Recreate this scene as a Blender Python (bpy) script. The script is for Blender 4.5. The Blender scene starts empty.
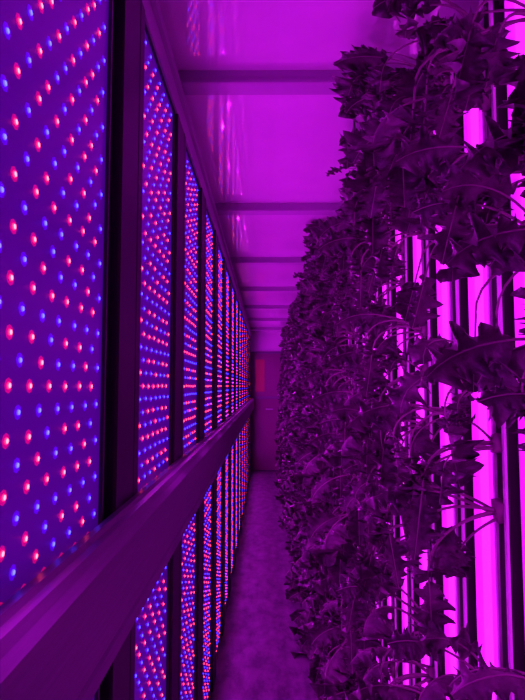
import bpy, math, random
import numpy as np
from mathutils import Vector, Matrix
random.seed(11); rng=np.random.default_rng(7)
scene=bpy.context.scene
try:
    scene.view_settings.view_transform='Standard'
    scene.view_settings.look='None'
except Exception as e: print(e)

# ---------------------------------------------------------------- materials
def mat(name,col,rough=.6,metal=0,emit=None,es=0,noise=None,bump=0,spec=None,pos=(.35,.65),coat=0):
    m=bpy.data.materials.new(name); m.use_nodes=True
    nt=m.node_tree; b=nt.nodes['Principled BSDF']
    b.inputs['Base Color'].default_value=(*col,1)
    b.inputs['Roughness'].default_value=rough
    b.inputs['Metallic'].default_value=metal
    if coat: b.inputs['Coat Weight'].default_value=1; b.inputs['Coat Roughness'].default_value=.04; b.inputs['Coat IOR'].default_value=coat
    if spec is not None: b.inputs['Specular IOR Level'].default_value=spec
    if emit:
        b.inputs['Emission Color'].default_value=(*emit,1)
        b.inputs['Emission Strength'].default_value=es
    if noise:
        scale,col2,stretch=noise
        tc=nt.nodes.new('ShaderNodeTexCoord'); mp=nt.nodes.new('ShaderNodeMapping')
        mp.inputs['Scale'].default_value=stretch
        n=nt.nodes.new('ShaderNodeTexNoise'); n.inputs['Scale'].default_value=scale
        n.inputs['Detail'].default_value=6; n.inputs['Roughness'].default_value=.65
        r=nt.nodes.new('ShaderNodeValToRGB')
        r.color_ramp.elements[0].position=pos[0]; r.color_ramp.elements[0].color=(*col,1)
        r.color_ramp.elements[1].position=pos[1]; r.color_ramp.elements[1].color=(*col2,1)
        nt.links.new(tc.outputs['Object'],mp.inputs[0]); nt.links.new(mp.outputs[0],n.inputs['Vector'])
        nt.links.new(n.outputs['Fac'],r.inputs[0]); nt.links.new(r.outputs[0],b.inputs['Base Color'])
        if bump:
            bp=nt.nodes.new('ShaderNodeBump'); bp.inputs['Strength'].default_value=bump
            bp.inputs['Distance'].default_value=.01
            nt.links.new(n.outputs['Fac'],bp.inputs['Height']); nt.links.new(bp.outputs[0],b.inputs['Normal'])
            if coat: nt.links.new(bp.outputs[0],b.inputs['Coat Normal'])
    return m
M_ceil=mat('ceiling_white_frp',(.80,.80,.80),.3,noise=(2.5,(.73,.73,.75),(1,1,1)),bump=.10,spec=.3,coat=2.4)
M_wall=mat('wall_white_frp',(.7,.7,.72),.4)
M_wallr=mat('wall_grey_panel',(.12,.12,.13),.5)
M_floor=mat('floor_worn_concrete',(.04,.04,.05),.42,noise=(13,(.20,.19,.20),(1,.5,1)),bump=.25,pos=(.34,.70))
M_beam=mat('beam_painted_steel',(.36,.36,.39),.45)
M_post=mat('post_black_steel',(.012,.010,.016),.45)
M_rail=mat('rail_brushed_aluminium',(.12,.12,.14),.38,metal=.2,noise=(30,(.15,.15,.17),(6,.3,6)),bump=.03)
M_board=mat('led_board',(.07,.02,.22),.3,emit=(.26,.0,1),es=.13)  # weak emission paints in the glow of light spread over the board
M_red=mat('led_red_lens',(.2,.02,.02),.3,emit=(1,.010,.04),es=9)
M_redc=mat('led_red_core',(.2,.02,.02),.3,emit=(1,.06,.09),es=11)
M_redg=mat('led_red_halo',(.5,.1,.3),.3,emit=(1,.0,.30),es=.40)  # halo around each red LED, painted as a dim emissive ring
M_blue=mat('led_blue_lens',(.02,.02,.2),.3,emit=(.02,.014,1),es=10)
M_bluec=mat('led_blue_core',(.02,.02,.2),.3,emit=(.03,.035,1),es=11)
M_blueg=mat('led_blue_halo',(.1,.1,.5),.3,emit=(.12,.0,1),es=.6)  # same painted halo ring for the blue LEDs
M_tower=mat('tower_white_pvc',(.8,.8,.8),.35)
M_slot=mat('tower_dark_media',(.010,.010,.010),.8)
M_bar=mat('light_bar_diffuser',(.8,.8,.8),.4,emit=(.78,.008,1),es=.85)
M_barc=mat('light_bar_tube',(.8,.8,.8),.4,emit=(.88,.020,1),es=1.5)
M_leaf=mat('kale_leaf',(.020,.024,.020),.42,noise=(18,(.17,.11,.145),(1,1,1)),bump=.5,spec=.45,pos=(.38,.76))
M_stem=mat('kale_stem',(.26,.19,.21),.5)
M_door=mat('door_painted',(.16,.06,.12),.4)
M_glass=mat('door_window_pane',(.25,.06,.08),.1,emit=(.8,.01,.3),es=.10)

# ---------------------------------------------------------------- mesh helpers
class MB:
    def __init__(s): s.v=[];s.f=[];s.m=[];s.n=0
    def add(s,v,f,mi=0):
        s.v+=[tuple(p) for p in v]; s.f+=[tuple(i+s.n for i in q) for q in f]
        s.m+=[mi]*len(f); s.n+=len(v)
    def box(s,x0,x1,y0,y1,z0,z1,mi=0):
        v=[(x,y,z) for x in(x0,x1) for y in(y0,y1) for z in(z0,z1)]
        f=[(0,1,3,2),(4,6,7,5),(0,4,5,1),(2,3,7,6),(0,2,6,4),(1,5,7,3)]
        s.add(v,f,mi)
    def prism(s,A,B,mi=0):
        n=len(A); f=[(i,(i+1)%n,n+(i+1)%n,n+i) for i in range(n)]
        f+=[tuple(range(n))[::-1],tuple(range(n,2*n))]
        s.add(list(A)+list(B),f,mi)
    def mesh(s,name,mats,smooth=False):
        me=bpy.data.meshes.new(name); me.from_pydata(s.v,[],s.f)
        for m in mats: me.materials.append(m)
        me.polygons.foreach_set('material_index',s.m)
        if smooth: me.polygons.foreach_set('use_smooth',[True]*len(s.f))
        me.update(); return me
    def obj(s,name,mats,parent=None,smooth=False):
        o=bpy.data.objects.new(name,s.mesh(name,mats,smooth)); scene.collection.objects.link(o)
        if parent: o.parent=parent
        return o
def empty(name,loc=(0,0,0)):
    e=bpy.data.objects.new(name,None); e.location=loc; scene.collection.objects.link(e); return e

CH=2.48; L0=-1.2; L1=9.6; XL=-1.15; XR=.66
# ---------------------------------------------------------------- shell
b=MB(); b.box(XL-.05,XR+.05,L0-.05,L1+.05,-.05,0); b.obj('floor',[M_floor])
b=MB(); b.box(XL-.05,XR+.05,L0-.05,L1+.05,CH,CH+.05); b.obj('ceiling',[M_ceil])
b=MB(); b.box(XL-.05,XL,L0,L1,0,CH); b.obj('wall_left',[M_wall])
b=MB(); b.box(XR,XR+.05,L0,L1,0,CH); b.obj('wall_right',[M_wallr])
b=MB(); b.box(XL,XR,L1,L1+.05,0,CH); b.obj('wall_back',[M_wall])
b=MB(); b.box(XL,XR,L0-.05,L0,0,CH); b.obj('wall_front',[M_wall])

# ceiling cross beams: closed channel with a thin lower lip
y=1.61-1.2*2
while y<9.4:
    b=MB()
    A=[(y-.026,CH-.001),(y-.026,CH-.034),(y-.034,CH-.036),(y-.034,CH-.044),(y-.03,CH-.046),(y+.034,CH-.046),(y+.034,CH-.036),(y+.026,CH-.034),(y+.026,CH-.001)]
    b.prism([(XL+.002,a,c) for a,c in A],[(XR-.002,a,c) for a,c in A])
    b.obj('ceiling_beam',[M_beam]); y+=1.2
# header fascia over panels
b=MB()
A=[(-.305,CH-.047),(-.305,2.316),(-.265,2.316),(-.265,2.332),(-.272,2.336),(-.272,CH-.078),(-.262,CH-.074),(-.262,CH-.047)]
b.prism([(x,L0+.01,z) for x,z in A],[(x,L1-.01,z) for x,z in A])
b.obj('trim_1',[M_beam])

# ---------------------------------------------------------------- LED panels
PITCH=.59; LED_C=.054; LED_R=.029
def led(bm,x,y,z,red):
    r=.0037 if red else .0034; n=8
    C=[(math.cos(2*math.pi*i/n),math.sin(2*math.pi*i/n)) for i in range(n)]
    ring=lambda dx,rr:[(x+dx,y+rr*c,z+rr*s) for c,s in C]
    r2=r*.8
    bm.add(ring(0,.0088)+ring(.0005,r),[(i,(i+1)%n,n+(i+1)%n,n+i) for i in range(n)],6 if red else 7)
    bm.add(ring(.0005,r)+ring(.0018,r2),[(i,(i+1)%n,n+(i+1)%n,n+i) for i in range(n)],1 if red else 3)
    bm.add(ring(.0018,r2)+[(x+.0027,y,z)],[(i,(i+1)%n,n) for i in range(n)],2 if red else 4)
def panel(y0,y1):
    p=MB(); z0,z1=.03,2.31
    p.box(-.292,-.276,y0,y1,z0,z1,0)
    t=.008
    p.box(-.296,-.270,y0-t,y0,z0,z1,5); p.box(-.296,-.270,y1,y1+t,z0,z1,5)
    p.box(-.296,-.270,y0-t,y1+t,z1,z1+.004,5); p.box(-.296,-.270,y0-t,y1+t,z0-.01,z0,5)
    p.box(-.30,-.296,y0,y1,z0,z1,5)
    z=z0+.02; r=0
    while z<z1-.01:
        y=y0+.012+(LED_C/2 if r%2 else 0)
        c=0
        while y<y1-.008:
            red=(r%2==0)
            if (r%4==3 and c%3==0): red=True
            if (r%4==0 and c%3==1): red=False
            led(p,-.2757,y+random.uniform(-.002,.002),z+random.uniform(-.001,.001),red)
            y+=LED_C; c+=1
        z+=LED_R; r+=1
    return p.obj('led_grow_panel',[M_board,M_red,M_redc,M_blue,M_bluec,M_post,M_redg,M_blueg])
panels=[(.12,.885),(-.5,.0)]
post_y=.94
i=0
while True:
    ys=post_y+PITCH*i
    if ys>L1-.5: break
    p=MB()
    p.box(-.345,-.262,ys,ys+.035,0,2.312,0); p.box(-.275,-.263,ys+.035,ys+.12,0,2.312,0)
    p.box(-.345,-.262,ys+.12,ys+.155,0,2.312,0)
    p.obj('support_post',[M_post])
    panels.append((ys+.18,min(ys+PITCH-.015,L1-.22)))
    i+=1
lampc=0
for (y0,y1) in panels:
    o=panel(y0,y1)
    for z in (.35,.85,1.45,1.9):
        l=bpy.data.lights.new('led_array','SPOT'); l.energy=5.3 if z>1 else 3.4; l.color=(.74,.006,1)
        l.spot_size=math.radians(178); l.spot_blend=.3; l.shadow_soft_size=0
        lo=bpy.data.objects.new('led_array_lamp_%d'%lampc,l); lampc+=1
        lo.location=(-.262,(y0+y1)/2,z); lo.rotation_euler=(0,math.radians(-90),0)
        lo.parent=o; scene.collection.objects.link(lo)

# ---------------------------------------------------------------- guard rail / gutter
prof=[(-.261,1.285),(-.245,1.289),(-.240,1.283),(-.228,1.283),(-.222,1.272),(-.213,1.262),(-.213,1.150),(-.217,1.145),(-.213,1.140),(-.213,1.118),(-.222,1.108),(-.261,1.108)]
b=MB(); b.prism([(x,-1.0,z) for x,z in prof],[(x,L1-.15,z) for x,z in prof])
ra=b.obj('side_rail',[M_rail])

# ---------------------------------------------------------------- back door
d=empty('door_1',(0,0,0))
dx0,dx1=-.25,.55; Y=L1
b=MB()
b.box(dx0-.04,dx0,Y-.05,Y-.001,0,2.12); b.box(dx1,dx1+.04,Y-.05,Y-.001,0,2.12); b.box(dx0,dx1,Y-.05,Y-.001,2.08,2.12)
b.box(dx0,dx1,Y-.045,Y-.036,1.27,1.32)
b.obj('door_frame',[M_rail],d)
b=MB(); b.box(dx0,dx1,Y-.035,Y-.002,.01,2.08)
b.box(dx0+.06,dx1-.06,Y-.042,Y-.0355,.25,1.2)
b.obj('door_leaf',[M_door],d)
b=MB(); b.box(dx0+.06,-.03,Y-.042,Y-.0355,1.40,1.98); b.obj('door_window',[M_glass],d)
b=MB(); b.box(-.01,.01,Y-.09,Y-.0355,1.08,1.10); b.box(-.01,.12,Y-.10,Y-.085,1.08,1.10); b.obj('door_handle',[M_beam],d)

# ---------------------------------------------------------------- grow towers
TX=.50
def tower(x,y,s=-1):
    t=MB(); w=.030
    f=x; bk=x-s*.05
    X=lambda a,c:(min(a,c),max(a,c))
    for a,c in((-w,-.020),(.020,w)):
        t.box(*X(f,f-s*.006),y+a,y+c,.06,2.40,0)
    t.box(*X(f-s*.0065,bk-s*.006),y-w,y+w,.06,2.40,1)
    t.box(*X(f-s*.01,bk-s*.005),y-w-.012,y+w+.012,.0,.06,1)
    t.box(*X(f-s*.02,bk),y-.02,y+.02,2.40,CH-.047,1)
    return t.obj('hydroponic_tower',[M_tower,M_slot])
TY=[.66+.25*i for i in range(35)]
for y in TY: tower(TX,y)
# vertical light bars: wide diffuser with a brighter tube, and black end caps
def bar(x,y,s=-1):
    b=MB()
    for yc,hw,mi in((y-.042,.034,0),(y+.018,.021,3),(y+.064,.019,0)):
        A=[]
        for k in range(9):
            an=math.pi*k/8; A.append((x+s*.010*math.sin(an),yc-hw*math.cos(an)))
        b.prism([(p[0],p[1],.10) for p in A],[(p[0],p[1],2.34) for p in A],mi)
    X=lambda a,c:(min(a,c),max(a,c))
    b.box(*X(x-s*.0005,x-s*.02),y-.09,y+.09,.08,2.36,1)
    b.box(*X(x,x+s*.014),y-.08,y+.088,.07,.0995,1); b.box(*X(x,x+s*.014),y-.08,y+.088,2.3405,2.37,1)
    b.obj('grow_light_bar',[M_bar,M_slot,M_tower,M_barc])
for y in [TY[0]-.125]+[t+.125 for t in TY[:-1]]: bar(.530,y)

# ---------------------------------------------------------------- kale plants
def frame_path(pts):
    T=[]
    for i in range(len(pts)):
        a=pts[max(0,i-1)]; c=pts[min(len(pts)-1,i+1)]; T.append((c-a).normalized())
    return T
def leaf(bm,org,az,elev,length,droop,width,pet,roll,r):
    N=15; pts=[]; p=Vector(org); e=elev; step=(length+pet)/(N-1); a=az
    for i in range(N):
        pts.append(p.copy())
        d=Vector((-math.cos(e)*math.cos(a),math.cos(e)*math.sin(a),math.sin(e)))
        p=p+d*step; e-=droop/N*(1.6*i/N+.2)*1.0; a+=r.uniform(-.08,.08)
        e=max(e,-1.5)
    T=frame_path(pts)
    V=[];F=[]
    for i,(q,t) in enumerate(zip(pts,T)):
        u=t.cross(Vector((0,0,1)));
        if u.length<.1: u=t.cross(Vector((0,1,0)))
        u.normalize(); w=u.cross(t)
        rad=.0032*(1-.75*i/(N-1))
        for k in range(4):
            an=k*math.pi/2; V.append(q+(u*math.cos(an)+w*math.sin(an))*rad)
    for i in range(N-1):
        for k in range(4): F.append((i*4+k,i*4+(k+1)%4,(i+1)*4+(k+1)%4,(i+1)*4+k))
    bm.add(V,F,1)
    s0=int(N*pet/(length+pet)); M=40; C=5
    ph1,ph2,ph3=r.uniform(0,6),r.uniform(0,6),r.uniform(0,6)
    lf=r.uniform(17,25); V=[];F=[]
    curl=r.uniform(-.05,.5); tw=r.uniform(-1.2,1.2)
    for j in range(M):
        t=j/(M-1); fi=s0+(N-1-s0)*t; i0=min(int(fi),N-2); fr=fi-i0
        q=pts[i0].lerp(pts[i0+1],fr); tt=T[i0].lerp(T[i0+1],fr).normalized()
        u=tt.cross(Vector((0,0,1)))
        if u.length<.1: u=tt.cross(Vector((0,1,0)))
        u.normalize(); w=u.cross(tt)
        R=Matrix.Rotation(roll+tw*t,3,tt); u=R@u; w=R@w
        wd=width*max(.03,1-(2*(t**1.1)-1)**2)**.5
        for c in range(-C,C+1):
            s=math.copysign((abs(c)/C)**.8,c) if c else 0
            sgn=ph1 if s<0 else ph2; A=abs(s)
            lob=1+A*A*(.20*math.sin(t*lf+sgn)+.09*math.sin(t*lf*2.3+ph3+sgn))
            off=wd*.5*s*lob
            ruf=wd*(A**2.5*.20*math.sin(t*lf*.9+sgn*2+s)+A**5*.24*math.sin(t*lf*2.2+ph3+s*2))
            wob=width*.05*math.sin(t*9+ph3)*A
            cup=-A**1.5*wd*curl
            back=tt*(A**3*width*.10*math.cos(t*lf*.9+sgn*2))
            V.append(q+u*off+w*(ruf+cup+wob+A*.003)+back)
    W=2*C+1
    for j in range(M-1):
        for c in range(W-1): F.append((j*W+c,j*W+c+1,(j+1)*W+c+1,(j+1)*W+c))
    bm.add(V,F,0)
def plant_mesh(seed,n,size,hang,azs=.45):
    r=random.Random(seed); bm=MB()
    for k in range(n):
        az=r.gauss(0,azs); el=r.uniform(-.4,1.15)
        ln=r.uniform(.055,.12)*size; pet=r.uniform(.05,.17)*size
        dr=r.uniform(1.4,4.4)
        leaf(bm,(r.uniform(-.01,.005),r.uniform(-.01,.01),r.uniform(-.015,.015)),az,el,ln,dr,ln*r.uniform(.5,.75),pet,r.uniform(-1.1,1.1),r)
    for k in range(hang):
        leaf(bm,(0,0,0),r.uniform(-.9,.9)*azs*2,r.uniform(-.2,.3),r.uniform(.07,.11)*size,6,.055*size,r.uniform(.15,.22)*size,r.uniform(-.9,.9),r)
    bm.box(-.006,.012,-.013,.013,-.016,.016,1)
    return bm.mesh('kale_plant_%d'%seed,[M_leaf,M_stem],True)
variants=[plant_mesh(s,n,1.0,h) for s,n,h in((1,9,2),(2,10,1),(3,8,3),(4,10,2),(5,11,2),(6,8,3),(7,10,3),(8,9,2))]
sparse=[plant_mesh(s,n,1.0,h,.3) for s,n,h in((11,4,1),(12,5,1),(13,4,2),(14,5,1),(15,3,2))]
kale=empty('kale_plants')
cnt=0
for ti,y in enumerate(TY):
    z=.17+random.uniform(0,.08)
    while z<2.42:
        if y<1.0: skip=.42 if z<1.75 else .1
        elif y<1.8: skip=.42 if z<2.1 else 0
        elif y<2.8: skip=.32 if z<2.1 else 0
        else: skip=0
        if random.random()>=skip:
            pool=sparse if (y<1.8 or (y<2.8 and random.random()<.8)) else variants
            if z>2.1 and y>1.0: pool=variants
            o=bpy.data.objects.new('plant_%d'%cnt,random.choice(pool)); cnt+=1
            o.location=(TX-.004,y+random.uniform(-.004,.004),z)
            zz=(2.4-z)/2.4
            sc=random.uniform(.98,1.25)+.45*zz
            if y<1.45 and z<2.1: sc*=.9
            sx=1.03
            if z>2.0 and 1.0<y<1.9: sx=1.22
            o.scale=(sc*sx,sc,sc*(.6 if z>2.33 else 1))
            o.rotation_euler=(random.uniform(-.3,.3),random.uniform(-.2,.2),random.uniform(-.2,.2))
            o.parent=kale; scene.collection.objects.link(o)
        z+=random.uniform(.13,.17)
kb=empty('kale_plants')
for y in (1.5,1.8,2.1,2.4,2.7):
    tower(-.80,y,1)
    z=.2
    while z<1.9:
        o=bpy.data.objects.new('plant_b%d'%cnt,random.choice(variants)); cnt+=1
        o.location=(-.796,y,z); o.rotation_euler=(0,0,math.pi+random.uniform(-.2,.2)); o.scale=(.9,)*3
        o.parent=kb; scene.collection.objects.link(o); z+=.18
for y in (1.65,2.25,2.85,3.45): bar(XL+.025,y,1)  # bars added behind the panels to brighten the left row

# ---------------------------------------------------------------- world + camera
w=bpy.data.worlds.new('world'); scene.world=w; w.use_nodes=True
w.node_tree.nodes['Background'].inputs[0].default_value=(.2,.0,.3,1)
w.node_tree.nodes['Background'].inputs[1].default_value=.05
cam=bpy.data.cameras.new('camera'); co=bpy.data.objects.new('camera',cam); scene.collection.objects.link(co)
cam.sensor_fit='HORIZONTAL'; cam.sensor_width=36; cam.lens=36*530/525; cam.clip_start=.02
co.location=(0,0,1.5)
co.rotation_euler=(math.radians(90+3.9),0,math.radians(.4))
scene.camera=co
print('plants',cnt)
